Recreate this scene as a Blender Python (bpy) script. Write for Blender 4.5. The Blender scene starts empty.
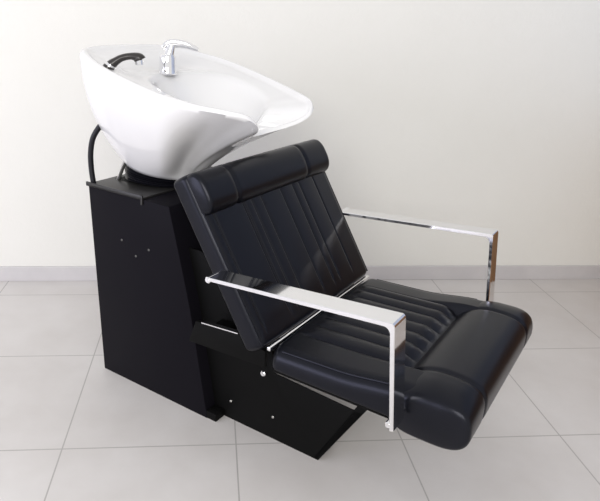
import bpy, bmesh, math
from mathutils import Vector, Matrix

sc = bpy.context.scene
COL = sc.collection
PI = math.pi

# ------------------------------------------------------------------ materials
def mat(name, color, rough=.5, metal=0., **kw):
    m = bpy.data.materials.new(name); m.use_nodes = True
    b = m.node_tree.nodes['Principled BSDF']
    b.inputs['Base Color'].default_value = (*color, 1)
    b.inputs['Roughness'].default_value = rough
    b.inputs['Metallic'].default_value = metal
    for k, v in kw.items():
        b.inputs[k.replace('_', ' ')].default_value = v
    return m

def noise_bump(m, scale, strength, dist=.002, detail=4.):
    nt = m.node_tree; b = nt.nodes['Principled BSDF']
    tc = nt.nodes.new('ShaderNodeTexCoord')
    n = nt.nodes.new('ShaderNodeTexNoise'); n.inputs['Scale'].default_value = scale
    n.inputs['Detail'].default_value = detail
    bp = nt.nodes.new('ShaderNodeBump'); bp.inputs['Strength'].default_value = strength
    bp.inputs['Distance'].default_value = dist
    nt.links.new(tc.outputs['Object'], n.inputs['Vector'])
    nt.links.new(n.outputs['Fac'], bp.inputs['Height'])
    nt.links.new(bp.outputs['Normal'], b.inputs['Normal'])
    return m

def mottle(m, c1, c2, scale, detail=6.):
    nt = m.node_tree; b = nt.nodes['Principled BSDF']
    tc = nt.nodes.new('ShaderNodeTexCoord')
    n = nt.nodes.new('ShaderNodeTexNoise'); n.inputs['Scale'].default_value = scale
    n.inputs['Detail'].default_value = detail; n.inputs['Roughness'].default_value = .6
    r = nt.nodes.new('ShaderNodeValToRGB')
    r.color_ramp.elements[0].position = .3; r.color_ramp.elements[0].color = (*c1, 1)
    r.color_ramp.elements[1].position = .7; r.color_ramp.elements[1].color = (*c2, 1)
    nt.links.new(tc.outputs['Object'], n.inputs['Vector'])
    nt.links.new(n.outputs['Fac'], r.inputs['Fac'])
    nt.links.new(r.outputs['Color'], b.inputs['Base Color'])
    return r.outputs['Color']

LEATHER = noise_bump(mat('black_leather', (.0040, .0043, .0064), .29, Specular_IOR_Level=.23, Specular_Tint=(.84, .86, 1, 1)), 260, .12, .001)
LAMINATE = noise_bump(mat('black_laminate', (.0062, .0056, .0080), .5, Specular_IOR_Level=.05), 500, .05, .0005)
STEEL_BLACK = mat('black_steel', (.0045, .0045, .0045), .55, Specular_IOR_Level=.06)
PLATE = mat('black_plate_skylit', (.016, .0155, .015), .42, Specular_IOR_Level=.5)  # lighter than the other blacks: skylight on the top put into the colour
SCREW = mat('dark_zinc', (.16, .16, .155), .4, 1.)
RUBBER = mat('black_rubber', (.006, .006, .009), .38, Specular_IOR_Level=.3)
CHROME = mat('chrome', (.86, .86, .87), .06, 1.)
SATIN = mat('satin_steel', (.62, .61, .58), .3, 1.)
CERAMIC = mat('white_ceramic', (.755, .755, .765), .12, Coat_Weight=.4, Coat_Roughness=.04)
PLASTIC = mat('black_plastic', (.02, .017, .016), .3)
WHITE_PLASTIC = mat('white_plastic', (.75, .75, .76), .3)
DARK = mat('dark_opening', (.006, .006, .006), .9)

WALL = noise_bump(mat('cream_plaster', (.8, .78, .72), .9, Specular_IOR_Level=.15), 60, .25, .004)
mottle(WALL, (.75, .744, .706), (.775, .77, .733), 1.5)
SIDEWALL = mat('brown_bounce_panel', (.30, .17, .09), .7)  # for the added out-of-view panel, brown for its warm bounce
mottle(SIDEWALL, (.17, .085, .035), (.23, .12, .055), 3)
UPPER = mat('blue_grey_reflector', (.42, .47, .58), .8)  # for the added side wall, bluish so the leather mirrors a cool tone
mottle(UPPER, (.41, .46, .57), (.44, .49, .60), 2)
BASE = mat('grey_tile_skirting', (.5, .49, .5), .35)
mottle(BASE, (.53, .515, .525), (.59, .575, .58), 6)

TX, TY, TW, TD = .0832, 1.609, .5617, .5703
def floor_material():
    m = mat('grey_floor_tiles', (.6, .57, .55), .42, Specular_IOR_Level=.35)
    nt = m.node_tree; b = nt.nodes['Principled BSDF']
    base = mottle(m, (.575, .55, .53), (.655, .635, .62), 2.6, 8.)
    tc = nt.nodes.new('ShaderNodeTexCoord')
    sp = nt.nodes.new('ShaderNodeSeparateXYZ')
    nt.links.new(tc.outputs['Object'], sp.inputs[0])
    def M(op, a, bb):
        n = nt.nodes.new('ShaderNodeMath'); n.operation = op
        for i, v in enumerate((a, bb)):
            if v is None: continue
            if isinstance(v, (int, float)): n.inputs[i].default_value = v
            else: nt.links.new(v, n.inputs[i])
        return n.outputs[0]
    res = []
    for ax, o, w in (('X', TX, TW), ('Y', TY, TD)):
        t = M('DIVIDE', M('SUBTRACT', sp.outputs[ax], o), w)
        fr = M('FRACT', M('ADD', t, 100.5), None)
        res.append(M('LESS_THAN', M('ABSOLUTE', M('SUBTRACT', fr, .5), None), .0023 / w))
    g = M('MAXIMUM', *res)
    mx = nt.nodes.new('ShaderNodeMix'); mx.data_type = 'RGBA'
    nt.links.new(g, mx.inputs['Factor'])
    nt.links.new(base, mx.inputs['A'])
    mx.inputs['B'].default_value = (.40, .385, .37, 1)
    nt.links.new(mx.outputs['Result'], b.inputs['Base Color'])
    return m
FLOOR = floor_material()

# ------------------------------------------------------------------ mesh helpers
def obj(name, bm, m, parent=None, smooth=True, angle=40):
    bmesh.ops.recalc_face_normals(bm, faces=bm.faces)
    me = bpy.data.meshes.new(name); bm.to_mesh(me); bm.free()
    me.materials.append(m)
    if smooth:
        for p in me.polygons: p.use_smooth = True
        me.set_sharp_from_angle(angle=math.radians(angle))
    o = bpy.data.objects.new(name, me); COL.objects.link(o)
    if parent: o.parent = parent
    return o

def bevel(bm, w, seg=2):
    bmesh.ops.bevel(bm, geom=list(bm.edges), offset=w, segments=seg, profile=.5, affect='EDGES')

def add_box(bm, lo, hi, bev=0., seg=2):
    t = bmesh.new(); bmesh.ops.create_cube(t, size=1)
    for v in t.verts:
        v.co = Vector([lo[i] + (v.co[i] + .5) * (hi[i] - lo[i]) for i in range(3)])
    if bev: bevel(t, bev, seg)
    merge(bm, t)

def merge(bm, t):
    me = bpy.data.meshes.new('t'); t.to_mesh(me); t.free(); bm.from_mesh(me); bpy.data.meshes.remove(me)

def add_prism(bm, pts, y0, y1, bev=0.):
    """polygon in (u,z) extruded along y"""
    t = bmesh.new()
    a = [t.verts.new((p[0], y0, p[1])) for p in pts]
    b = [t.verts.new((p[0], y1, p[1])) for p in pts]
    n = len(pts)
    t.faces.new(a); t.faces.new(b[::-1])
    for i in range(n): t.faces.new((a[i], b[i], b[(i+1) % n], a[(i+1) % n]))
    bmesh.ops.recalc_face_normals(t, faces=t.faces)
    if bev: bevel(t, bev, 2)
    merge(bm, t)

def add_loft(bm, rings, closed_caps=True):
    vs = [[bm.verts.new(p) for p in r] for r in rings]
    n = len(rings[0])
    for i in range(len(vs) - 1):
        for j in range(n):
            k = (j + 1) % n
            bm.faces.new((vs[i][j], vs[i][k], vs[i+1][k], vs[i+1][j]))
    if closed_caps:
        bm.faces.new(vs[0]); bm.faces.new(vs[-1][::-1])

def catmull(pts, n, closed=False):
    P = [Vector(p) for p in pts]; out = []
    m = len(P)
    segs = m if closed else m - 1
    for i in range(segs):
        g = (lambda k: P[k % m]) if closed else (lambda k: P[min(max(k, 0), m - 1)])
        p0, p1, p2, p3 = g(i-1), g(i), g(i+1), g(i+2)
        for s in range(n):
            t = s / n
            out.append(.5 * ((2*p1) + (p2-p0)*t + (2*p0-5*p1+4*p2-p3)*t*t + (3*p1-p0-3*p2+p3)*t**3))
    if not closed: out.append(P[-1].copy())
    return out

def add_tube(bm, path, radii, seg=16, flat=1.):
    path = [Vector(p) for p in path]; rings = []
    if not hasattr(radii, '__len__'): radii = [radii] * len(path)
    t0 = (path[1] - path[0]).normalized()
    nrm = t0.orthogonal().normalized()
    for i, p in enumerate(path):
        t = (path[min(i+1, len(path)-1)] - path[max(i-1, 0)]).normalized()
        nrm = (nrm - t * nrm.dot(t)).normalized(); bn = t.cross(nrm)
        rings.append([p + (nrm * math.cos(a) + bn * math.sin(a) * flat) * radii[i]
                      for a in [2*PI*k/seg for k in range(seg)]])
    add_loft(bm, rings)

def add_cyl(bm, a, b, r0, r1=None, seg=24, bev=.0):
    a, b = Vector(a), Vector(b); r1 = r0 if r1 is None else r1
    d = (b - a).normalized(); L = (b - a).length
    if bev:
        ps = [a, a + d*bev, b - d*bev, b]; rs = [r0-bev, r0, r1, r1-bev]
    else: ps = [a, b]; rs = [r0, r1]
    n = d.orthogonal().normalized(); c = d.cross(n)
    add_loft(bm, [[p + (n*math.cos(t)+c*math.sin(t))*r for t in [2*PI*k/seg for k in range(seg)]] for p, r in zip(ps, rs)])

def sstep(a, b, x):
    t = min(max((x - a) / (b - a), 0), 1); return t*t*(3 - 2*t)
def gauss(x, s): return math.exp(-(x/s)**2)
def smin(a, b, k):
    h = max(k - abs(a - b), 0) / k
    return min(a, b) - h*h*k*.25

# ------------------------------------------------------------------ the setting
def struct(name, bm, m):
    o = obj(name, bm, m, smooth=False); o['kind'] = 'structure'; return o
YW = 2.925
XR = 2.22
bm = bmesh.new(); add_box(bm, (-4.5, -2.6, -.05), (XR, YW + .1, 0)); struct('floor', bm, FLOOR)
bm = bmesh.new(); add_box(bm, (-4.5, YW, 0), (XR + .1, YW + .1, 2.9)); struct('wall_back', bm, WALL)
bm = bmesh.new(); add_box(bm, (XR, .6, 0), (XR + .1, YW, 2.9)); struct('added_wall_right', bm, UPPER)  # out of view, added to shape the reflections in the backrest
bm = bmesh.new(); add_box(bm, (XR - .02, .6, 0), (XR, YW, 1.0), .004); struct('added_bounce_panel_1', bm, SIDEWALL)  # out-of-view panel, added to warm and darken the right edge
bm = bmesh.new(); add_box(bm, (-4.5, YW - .012, 0), (XR, YW, .08), .003, 2); struct('baseboard_back', bm, BASE)

# ------------------------------------------------------------------ the shampoo chair
ANG = math.radians(-39.379)
root = bpy.data.objects.new('shampoo_chair', None); COL.objects.link(root)
root.location = (-.2680, 2.2677, 0); root.rotation_euler = (0, 0, ANG)
root['label'] = 'black leather salon backwash chair with chrome arms and white ceramic shampoo basin'
root['category'] = 'salon chair'

# -- cabinet under the basin
CW = .24
prof = [(0, 0), (.527, 0), (.454, .404), (.422, .54), (.37, .745), (-.012, .745)]
bm = bmesh.new(); add_prism(bm, prof, -CW, CW, .003)
cab = obj('cabinet', bm, LAMINATE, root)
bm = bmesh.new()
add_box(bm, (-.018, -CW - .006, .745), (.255, CW + .006, .752), .0015)
add_box(bm, (-.018, -CW - .006, .745), (.255, -CW + .001, .760), .0015)      # raised near lip
add_box(bm, (.249, -CW - .006, .728), (.257, -CW + .001, .760), .0015)
obj('top_plate', bm, PLATE, cab)
bm = bmesh.new(); add_box(bm, (.01, -.135, .7525), (.075, -.075, .7535)); obj('hose_opening', bm, DARK, cab)
for (u, z) in ((.144, .578), (.21, .534), (.274, .573)):
    bm = bmesh.new(); add_cyl(bm, (u, -CW + .002, z), (u, -CW - .0025, z), .0042, seg=14, bev=.001)
    obj('screw', bm, SCREW, cab)
bm = bmesh.new(); add_box(bm, (.50, -CW + .002, 0), (.565, -.19, .03), .003); obj('foot', bm, STEEL_BLACK, cab)

# -- pedestal carrying the seat
PW = .19
side = [(.30, 0), (.946, 0), (1.08, .24), (1.035, .24), (.768, .255), (.74, .40), (.62, .52), (.46, .60), (.36, .60)]
bm = bmesh.new()
add_prism(bm, side, -PW, -PW + .005, .001)
far = [(.30, 0), (.50, 0), (.58, .25), (.70, .40), (.62, .52), (.46, .60), (.36, .60)]
add_prism(bm, far, PW - .02, PW, .002)
add_prism(bm, [(.926, 0), (.946, 0), (1.152, .366), (1.115, .366)], -PW, -.10, .002)
ped = obj('pedestal', bm, STEEL_BLACK, root)
for (u, z, y) in ((.593, .074, -PW), (.768, .087, -PW)):
    bm = bmesh.new(); add_cyl(bm, (u, y + .002, z), (u, y - .003, z), .0045, seg=14, bev=.001)
    obj('screw', bm, SATIN, ped)
bm = bmesh.new(); add_cyl(bm, (.728, -PW + .002, .244), (.728, -PW - .012, .244), .010, seg=18, bev=.002)
obj('bolt', bm, CHROME, ped)

# -- seat: fluted cushion
SW = .335
SEAMS = [-.212, -.148, -.084, -.02, .044, .108, .165, .215]
def seat_top(u, y, w):
    f = (u - .83) / (1.4 - .83)
    z = .437 + .022 * f
    z += .012 * (1 - (y / SW) ** 4)
    act = sstep(.86, .90, u) * (1 - sstep(1.17, 1.205, u))
    if SEAMS[0] - .03 < y < SEAMS[-1] + .03:
        for i in range(len(SEAMS) - 1):
            a, b = SEAMS[i], SEAMS[i+1]
            if a <= y <= b:
                z += act * .009 * math.sin(PI * (y - a) / (b - a)) ** .7
    for s in (SEAMS[0], SEAMS[-1]): z -= act * .004 * gauss(y - s, .005)
    k = sstep(.205, .235, abs(y))
    z += -.02 * sstep(1.15, 1.21, u) * (1 - k) + .016 * sstep(1.05, 1.24, u) * k
    return z
def seat_ring(u, inset=0., dz=0.):
    w = SW - inset; r = .045; zb = .372 + dz
    pts = []
    N = 240
    for i in range(N + 1):
        y = -(w - r) + 2 * (w - r) * i / N
        pts.append((u, y, seat_top(u, y, w) - dz))
    ze = seat_top(u, w - r, w) - dz
    for k in range(1, 9):
        a = PI/2 * k / 8
        pts.append((u, w - r + r * math.sin(a), ze - r * (1 - math.cos(a))))
    for k in range(0, 5):
        a = PI/2 * k / 4
        pts.append((u, w - .012 + .012 * math.cos(a), zb + .012 - .012 * math.sin(a)))
    for k in range(0, 5):
        a = PI/2 * k / 4
        pts.append((u, -(w - .012) - .012 * math.sin(a), zb + .012 - .012 * math.cos(a)))
    ze = seat_top(u, -(w - r), w) - dz
    for k in range(0, 8):
        a = PI/2 * (1 - k / 8)
        pts.append((u, -(w - r) - r * math.sin(a), ze - r * (1 - math.cos(a))))
    return pts
rings = []
for k in range(6):
    a = PI/2 * k / 5
    rings.append(seat_ring(.838 + .025 * (1 - math.cos(a)), .02 * (1 - math.sin(a)), .02 * (1 - math.sin(a))))
for i in range(1, 41):
    rings.append(seat_ring(.863 + (1.30 - .863) * i / 40))
bm = bmesh.new(); add_loft(bm, rings)
seat = obj('seat', bm, LEATHER, root)
# piping along both upper edges of the seat
for s in (-1, 1):
    bm = bmesh.new()
    add_tube(bm, [(u, s * (SW - .018), seat_top(u, SW - .045, SW) - .0085) for u in [.87 + .36 * i / 12 for i in range(13)]], .0028, 8)
    obj('piping', bm, LEATHER, seat)
# board below the cushion
bm = bmesh.new(); add_box(bm, (.85, -SW + .004, .367), (1.33, SW - .004, .377), .002); obj('seat_board', bm, STEEL_BLACK, seat)

def bolster_profile(n, cx, cz, hx, hz, e, e_back=None):
    out = []
    for k in range(n):
        a = 2 * PI * k / n; c, d = math.cos(a), math.sin(a)
        q = e_back if (e_back and c < 0 and d > 0) else e
        out.append((cx + hx * math.copysign(abs(c) ** (2/q), c), cz + hz * math.copysign(abs(d) ** (2/q), d)))
    return out

def roll_mesh(prof, c, W, seams, place, endr=.035, depth=.010, nseg=150, soft=0.):
    """a profile swept along y, squeezed at the seams and rounded at the ends"""
    rings = []
    for i in range(nseg + 1):
        t = -1 + 2 * i / nseg
        y = W * math.sin(t * PI/2) if False else W * t
        e = (W - abs(y)) / endr
        sc_ = 1.
        off = 0.
        if e < 1: off += endr * .75 * (1 - math.sqrt(max(0, 1 - (1 - e) ** 2)))
        for s in seams: off += depth * gauss(y - s, .008)
        ring = []
        for (a, b) in prof:
            d = Vector((a - c[0], b - c[1])); L = d.length
            o_ = off
            if soft:                                       # puffed shoulder: wide on the upper side only
                es = (W - abs(y)) / soft
                if es < 1: o_ += soft * .38 * (1 - math.sqrt(max(0, 1 - (1 - es) ** 2))) * sstep(-.2, .9, d.y / L)
            d = d * max(.02, (L - o_) / L)
            ring.append(place(c[0] + d.x, y, c[1] + d.y))
        rings.append(ring)
    bm = bmesh.new(); add_loft(bm, rings); return bm
# front bolster
pf = bolster_profile(64, 1.305, .416, .109, .072, 3.0, 1.9)
bm = roll_mesh(pf, (1.305, .416), SW + .002, (-.215, .225), lambda a, y, b: (a, y, b), .014, .006, 150, .085)
obj('front_bolster', bm, LEATHER, seat)

# -- backrest
P0 = Vector((.827, 0, .43)); DD = Vector((-.524, 0, .852)).normalized(); NN = Vector((.852, 0, .524)).normalized()
def bp(s, y, n): return P0 + DD * s + NN * n + Vector((0, y, 0))
BW = .351
BSE = [-.31, -.178, -.168, -.134, -.084, .026, .10, .142, .238]
def back_front(s, y):
    n = .006 + .008 * (1 - (y / BW) ** 2)
    act = sstep(.05, .09, s)
    for q in BSE: n -= act * .0035 * gauss(y - q, .0035)
    for i in range(len(BSE) - 1):
        a, b = BSE[i], BSE[i+1]
        if a < y < b and b - a > .02: n += act * .0022 * math.sin(PI * (y - a) / (b - a)) ** .6
    return n
def back_ring(s, ins=0.):
    w = BW - ins; r = .028; nb = -.062 + ins
    pts = []; N = 260
    for i in range(N + 1):
        y = -(w - r) + 2 * (w - r) * i / N
        pts.append(bp(s, y, back_front(s, y) - ins))
    ne = back_front(s, w - r) - ins
    for k in range(1, 9):
        a = PI/2 * k / 8
        pts.append(bp(s, w - r + r * math.sin(a), ne - r * (1 - math.cos(a))))
    for k in range(5):
        a = PI/2 * k / 4
        pts.append(bp(s, w - .012 + .012 * math.cos(a), nb + .012 - .012 * math.sin(a)))
    for k in range(5):
        a = PI/2 * k / 4
        pts.append(bp(s, -(w - .012) - .012 * math.sin(a), nb + .012 - .012 * math.cos(a)))
    ne = back_front(s, -(w - r)) - ins
    for k in range(8):
        a = PI/2 * (1 - k / 8)
        pts.append(bp(s, -(w - r) - r * math.sin(a), ne - r * (1 - math.cos(a))))
    return pts
rings = []
S1 = .552
for k in range(6):
    a = PI/2 * k / 5
    rings.append(back_ring(.008 + .02 * (1 - math.cos(a)), .02 * (1 - math.sin(a))))
for i in range(1, 30): rings.append(back_ring(.028 + (S1 - .015 - .028) * i / 29))
for k in range(1, 7):
    a = PI/2 * k / 6
    rings.append(back_ring(S1 - .015 + .015 * math.sin(a), .013 * (1 - math.cos(a))))
bm = bmesh.new(); add_loft(bm, rings)
back = obj('backrest', bm, LEATHER, root)
for s in (-1, 1):
    bm = bmesh.new()
    add_tube(bm, [bp(q, s * (BW - .008), back_front(q, BW - .022) - .006) for q in [.02 + .42 * i / 12 for i in range(13)]], .0026, 8)
    obj('piping', bm, LEATHER, back)
pf = bolster_profile(64, .485, .003, .064, .044, 2.5)
bm = roll_mesh(pf, (.485, .003), BW - .006, (-.21, .19), lambda a, y, b: bp(a, y, b), .016, .005)
obj('headrest_roll', bm, LEATHER, back)

# -- chrome cross bar between seat and backrest, and the side rails to the cabinet
bm = bmesh.new(); add_box(bm, (.824, -SW + .005, .428), (.837, SW - .01, .441), .003); obj('cross_bar', bm, CHROME, root)
for s in (-1, 1):
    y0, y1 = sorted((s * .285, s * .30))
    bm = bmesh.new(); add_prism(bm, [(.50, .33), (.80, .345), (.80, .40), (.71, .425), (.53, .412)], y0, y1, .002)
    rail = obj('side_rail', bm, STEEL_BLACK, root)
    bm = bmesh.new(); add_prism(bm, [(.555, .4135), (.698, .4245), (.698, .428), (.555, .417)], y0 - .001, y1 + .001)
    obj('edge_trim', bm, CHROME, rail)
    y0, y1 = sorted((s * .20, s * .285))
    bm = bmesh.new(); add_box(bm, (.56, y0, .34), (.62, y1, .39), .002); obj('bracket', bm, STEEL_BLACK, rail)

# -- armrests: a flat chrome band bent down at the front
def armrest(s):
    T = .0115; r = .010; ri = .020
    k = .003 if s < 0 else .014
    A = Vector((.672 + k, .648)); B = Vector((1.222 + k, .687)); Cc = Vector((1.252 + k, .405))
    d1 = (B - A).normalized(); d2 = (Cc - B).normalized()
    half = math.acos(max(-1, min(1, d1.dot(d2)))) / 2
    n1 = Vector((-d1.y, d1.x)); n2 = Vector((-d2.y, d2.x))
    ctr = B - d1 * r * math.tan(half) - n1 * r
    Bi = B - n1 * T - d1 * T * math.tan(half)
    ctri = Bi - d1 * ri * math.tan(half) - n1 * ri
    a0 = math.atan2(n1.y, n1.x)
    outer = [A]; inner = [A - n1 * T]
    for k in range(9):
        a = a0 - 2 * half * k / 8
        e = Vector((math.cos(a), math.sin(a)))
        outer.append(ctr + e * r); inner.append(ctri + e * ri)
    n2 = Vector((-d2.y, d2.x))
    outer.append(Cc); inner.append(Cc - n2 * T)
    y0, y1 = (-.42, -.352) if s < 0 else (.3515, .415)
    rings = []
    b = .0018
    for o_, i_ in zip(outer, inner):
        e = (o_ - i_).normalized() * b
        rings.append([(o_.x, y0 + b, o_.y), (o_.x, y1 - b, o_.y), ((o_-e).x, y1, (o_-e).y), ((i_+e).x, y1, (i_+e).y),
                      (i_.x, y1 - b, i_.y), (i_.x, y0 + b, i_.y), ((i_+e).x, y0, (i_+e).y), ((o_-e).x, y0, (o_-e).y)])
    bm = bmesh.new(); add_loft(bm, rings)
    arm = obj('armrest', bm, CHROME, root, angle=30)
    yi = s * .335
    bm = bmesh.new(); add_cyl(bm, (.679, s * .4205, .640), (.679, yi, .640), .0095, seg=24, bev=.002); obj('bolt', bm, CHROME, arm)
    bm = bmesh.new(); add_cyl(bm, (1.2395, s * .4205, .417), (1.2395, yi, .417), .0085, seg=24, bev=.002); obj('bolt', bm, CHROME, arm)
    return arm
armrest(-1); armrest(1)

# -- rubber sleeve under the basin
rings = []
for i in range(49):
    f = i / 48
    r = .143 + .0045 * math.sin(i / 48 * 2 * PI * 6 + .5 * math.sin(4 * PI * i / 48))
    rings.append([(.132 + r * math.cos(a), r * math.sin(a), (.757 + .004 * math.sin(3 * a)) * (1 - f) + (.806 - .026 * math.cos(a)) * f) for a in [2*PI*k/64 for k in range(64)]])
bm = bmesh.new(); add_loft(bm, rings); obj('rubber_sleeve', bm, RUBBER, root)

# -- basin
half = [(-.062, .0, 1.197), (-.062, .11, 1.196), (-.045, .19, 1.192), (.0, .245, 1.186), (.09, .29, 1.166), (.2, .318, 1.143),
        (.38, .313, 1.098), (.5, .28, 1.073), (.58, .235, 1.06), (.630, .19, 1.047), (.645, .155, 1.026),
        (.628, .125, 1.003), (.59, .09, .982), (.555, .045, .968), (.545, 0, .963)]
ctrl = half + [(u, -y, z) for (u, y, z) in half[-2:0:-1]]
rim = catmull(ctrl, 10, True)
NR = len(rim)
RC = (.20, 0.); BC = (.135, 0.); BR = .153; ZB = .806
def rim_in(i, d):
    p, q = rim[(i-1) % NR], rim[(i+1) % NR]
    t = Vector((q.x - p.x, q.y - p.y)).normalized()
    n = Vector((t.y, -t.x))
    c = Vector((.25 - rim[i].x, -rim[i].y))
    if i in (0,): pass
    return n if n.dot(c) > 0 or (.5 < rim[i].x) else -n
# consistent inward normal (the control polygon runs the same way all round)
sign = 1 if rim_in(0, 0).dot(Vector((1, 0))) > 0 else -1
def inward(i):
    p, q = rim[(i-1) % NR], rim[(i+1) % NR]
    t = Vector((q.x - p.x, q.y - p.y)).normalized()
    n = Vector((t.y, -t.x))
    p0, q0 = rim[-1], rim[1]
    t0 = Vector((q0.x - p0.x, q0.y - p0.y)).normalized(); n0 = Vector((t0.y, -t0.x))
    return n if n0.x > 0 else -n
base_pts = []
for p in rim:
    a = math.atan2(p.y - RC[1], p.x - RC[0])
    base_pts.append(Vector((BC[0] + BR * math.cos(a), BC[1] + BR * math.sin(a), ZB - .028 * math.cos(a))))
rings = []
rings.append([(BC[0] + (b.x - BC[0]) * .3, b.y * .3, ZB + (b.z - ZB) * .3) for b in base_pts])
rings.append([(BC[0] + (b.x - BC[0]) * .96, b.y * .96, b.z - .001) for b in base_pts])
NT = 26
for k in range(NT + 1):
    t = k / NT
    ring = []
    for i, (b, p) in enumerate(zip(base_pts, rim)):
        fr = sstep(.40, .60, p.x)
        w = (1 - (1 - t) ** (1.55 + .7 * (1 - sstep(0, .22, p.x)))) * (1 - fr) + t ** 1.45 * fr
        z = b.z + (p.z - b.z) * t
        ring.append(Vector((b.x + (p.x - b.x) * w, b.y + (p.y - b.y) * w, z)))
    rings.append(ring)
# rounded lip
def LS(p): return 1 - .55 * sstep(.54, .62, p.x)
for (d, dz) in ((.003, .008), (.009, .014), (.017, .016), (.025, .013), (.032, .005)):
    rings.append([(p.x + inward(i).x * d * LS(p), p.y + inward(i).y * d * LS(p), p.z - .004 + dz) for i, p in enumerate(rim)])
DR = Vector((.37, 0.))
def inner_h(u, y):
    d = math.sqrt(((u - .37) / .19) ** 2 + (y / .20) ** 2)
    return smin(.905 + .19 * d ** 2.4, 1.13 - .02 * sstep(.1, .4, u), .05)
NI = 30
for k in range(1, NI + 1):
    t = k / NI
    ring = []
    for i, p in enumerate(rim):
        n = inward(i); a = Vector((p.x + n.x * .034 * LS(p), p.y + n.y * .034 * LS(p))); za = p.z - .001
        q = a.lerp(DR, t * .985)
        h = inner_h(q.x, q.y); h = smin(h, za - .012, .03)
        f = sstep(-.06, .38, t) 
        ring.append((q.x, q.y, za + (h - za) * f))
    rings.append(ring)
bm = bmesh.new(); add_loft(bm, rings)
basin = obj('basin', bm, CERAMIC, root, angle=80)
bm = bmesh.new(); add_cyl(bm, (.37, 0, .900), (.37, 0, .9075), .03, seg=28, bev=.002); obj('drain', bm, CHROME, basin)

# -- tap on the basin deck  (world X in local axes is XL)
XL = Vector((math.cos(ANG), -math.sin(ANG), 0)); ZL = Vector((0, 0, 1)); YL = Vector((math.sin(ANG), math.cos(ANG), 0))
TB = Vector((.155, .0, 1.121))
bm = bmesh.new()
body = [(0, .030), (.005, .032), (.010, .030), (.035, .0285), (.056, .0285), (.066, .025), (.070, .015)]
lean = XL * .012 + ZL
rings = [[TB + lean * h + (XL * math.cos(a) + YL * math.sin(a)) * r for a in [2*PI*k/32 for k in range(32)]] for h, r in body]
add_loft(bm, rings)
tap = obj('tap', bm, CHROME, root)
bm = bmesh.new()
pth = catmull([TB + ZL*.087 - XL*.014, TB + ZL*.099 + XL*.002, TB + ZL*.103 + XL*.026, TB + ZL*.098 + XL*.066, TB + ZL*.084 + XL*.105], 8)
n = len(pth)
add_tube(bm, pth, [.007 + .008 * math.sin(PI * min(1, (i + 2) / (n + 1))) for i in range(n)], 20, .5)
add_tube(bm, [TB + ZL*.062 + XL*.004, TB + ZL*.097 + XL*.016], [.020, .012], 20)
obj('lever', bm, CHROME, tap)

# -- hose from the cabinet to the basin, strut beside the sleeve
bm = bmesh.new()
add_tube(bm, catmull([(.003, -.228, .745), (-.003, -.229, .80), (-.002, -.228, .86), (.010, -.222, .915), (.036, -.205, .962)], 8), .0095, 14)
obj('water_hose', bm, RUBBER, root)
bm = bmesh.new(); add_tube(bm, [(.030, -.14, .752), (.078, -.14, .838)], .0065, 10, .6); obj('strut', bm, SATIN, root)

# ------------------------------------------------------------------ hand shower resting in the basin's holder
LW = root.matrix_basis if False else Matrix.Translation(root.location) @ Matrix.Rotation(ANG, 4, 'Z')
hs = bpy.data.objects.new('hand_shower', None); COL.objects.link(hs)
hs.location = LW @ Vector((.148, -.243, 1.158))
hs.scale = (.74, .74, .55)
hs['label'] = 'black hand shower with curved neck and chrome nozzle parked on the rear basin rim'
hs['category'] = 'shower head'
X, Z = Vector((1, 0, 0)), Vector((0, 0, 1))
bm = bmesh.new(); add_tube(bm, [(-.017, 0, -.006), (-.010, 0, .004)], [.026, .0245], 24); obj('holder_ring', bm, PLASTIC, hs)
bm = bmesh.new(); add_tube(bm, [(-.0105, 0, .0035), (-.001, 0, .014)], [.0235, .0215], 24); obj('collar', bm, CHROME, hs)
bm = bmesh.new()
pth = catmull([(-.002, 0, .013), (.015, 0, .030), (.043, 0, .050), (.078, 0, .060), (.108, 0, .056), (.118, 0, .042)], 8)
n = len(pth)
add_tube(bm, pth, [.0235 - .005 * sstep(0, .35, i/n) + .008 * sstep(.55, .85, i/n) - .002 * sstep(.9, 1, i/n) for i in range(n)], 24)
hd = obj('handle', bm, PLASTIC, hs)
bm = bmesh.new(); add_cyl(bm, (.112, 0, .043), (.114, 0, .014), .0175, .017, seg=28, bev=.0025); obj('nozzle', bm, CHROME, hs)

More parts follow.
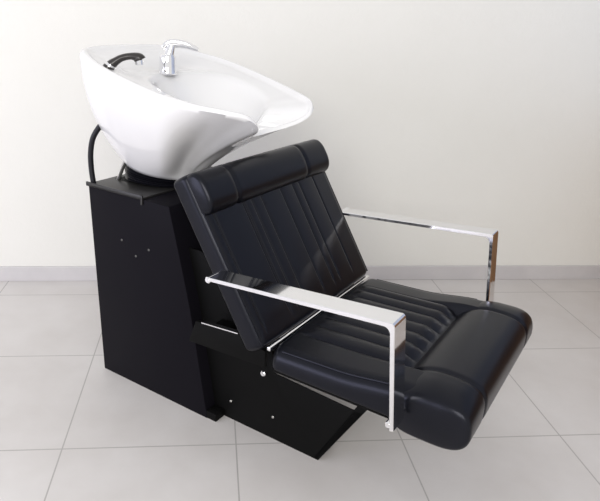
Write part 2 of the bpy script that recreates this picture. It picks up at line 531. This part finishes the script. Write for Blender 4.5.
# ------------------------------------------------------------------ light
w = bpy.data.worlds.new('daylight'); sc.world = w; w.use_nodes = True
nt = w.node_tree; bg = nt.nodes['Background']
tc = nt.nodes.new('ShaderNodeTexCoord'); sp = nt.nodes.new('ShaderNodeSeparateXYZ')
nt.links.new(tc.outputs['Generated'], sp.inputs[0])
mr = nt.nodes.new('ShaderNodeMapRange'); mr.inputs['From Min'].default_value = -1; mr.inputs['From Max'].default_value = 1
nt.links.new(sp.outputs['X'], mr.inputs['Value'])
cr = nt.nodes.new('ShaderNodeValToRGB')
cr.color_ramp.elements[0].color = (.88, .88, .92, 1); cr.color_ramp.elements[1].color = (.82, .80, .77, 1)
nt.links.new(mr.outputs['Result'], cr.inputs['Fac']); nt.links.new(cr.outputs['Color'], bg.inputs['Color'])
bg.inputs['Strength'].default_value = .9

def area(name, loc, target, size, energy, color):
    l = bpy.data.lights.new(name, 'AREA'); l.shape = 'RECTANGLE'; l.size, l.size_y = size; l.energy = energy; l.color = color
    o = bpy.data.objects.new(name, l); COL.objects.link(o); o.location = loc
    o.rotation_euler = (Vector(target) - Vector(loc)).to_track_quat('-Z', 'Y').to_euler()
    return o
area('window_and_fill_light', (-4.2, -.3, 1.35), (0, .6, .6), (3.2, 1.7), 72, (.80, .80, 1.0))
area('window_and_fill_light', (-.6, -2.5, 2.5), (.9, 2.6, .9), (2.8, 1.6), 108, (1.0, .975, .93))  # soft fill lamp added behind the camera, no known window there

# ------------------------------------------------------------------ camera
cam = bpy.data.cameras.new('camera'); co = bpy.data.objects.new('camera', cam); COL.objects.link(co)
R = Matrix(((.996248649, -.000485908877, -.0865355082), (-.0802316055, .369528260, -.925749294), (.0324271455, .929219365, .368103044)))
co.matrix_world = Matrix.Translation((0, 0, 1.33)) @ R.to_4x4()
cam.sensor_width = 36; cam.lens = 36.0; cam.shift_x = 37 / 600
sc.camera = co
sc.cycles.caustics_reflective = False
sc.view_settings.view_transform = 'Standard'; sc.view_settings.look = 'None'
sc.view_settings.exposure = .22; sc.view_settings.gamma = 1.; sc.view_settings.use_curve_mapping = False
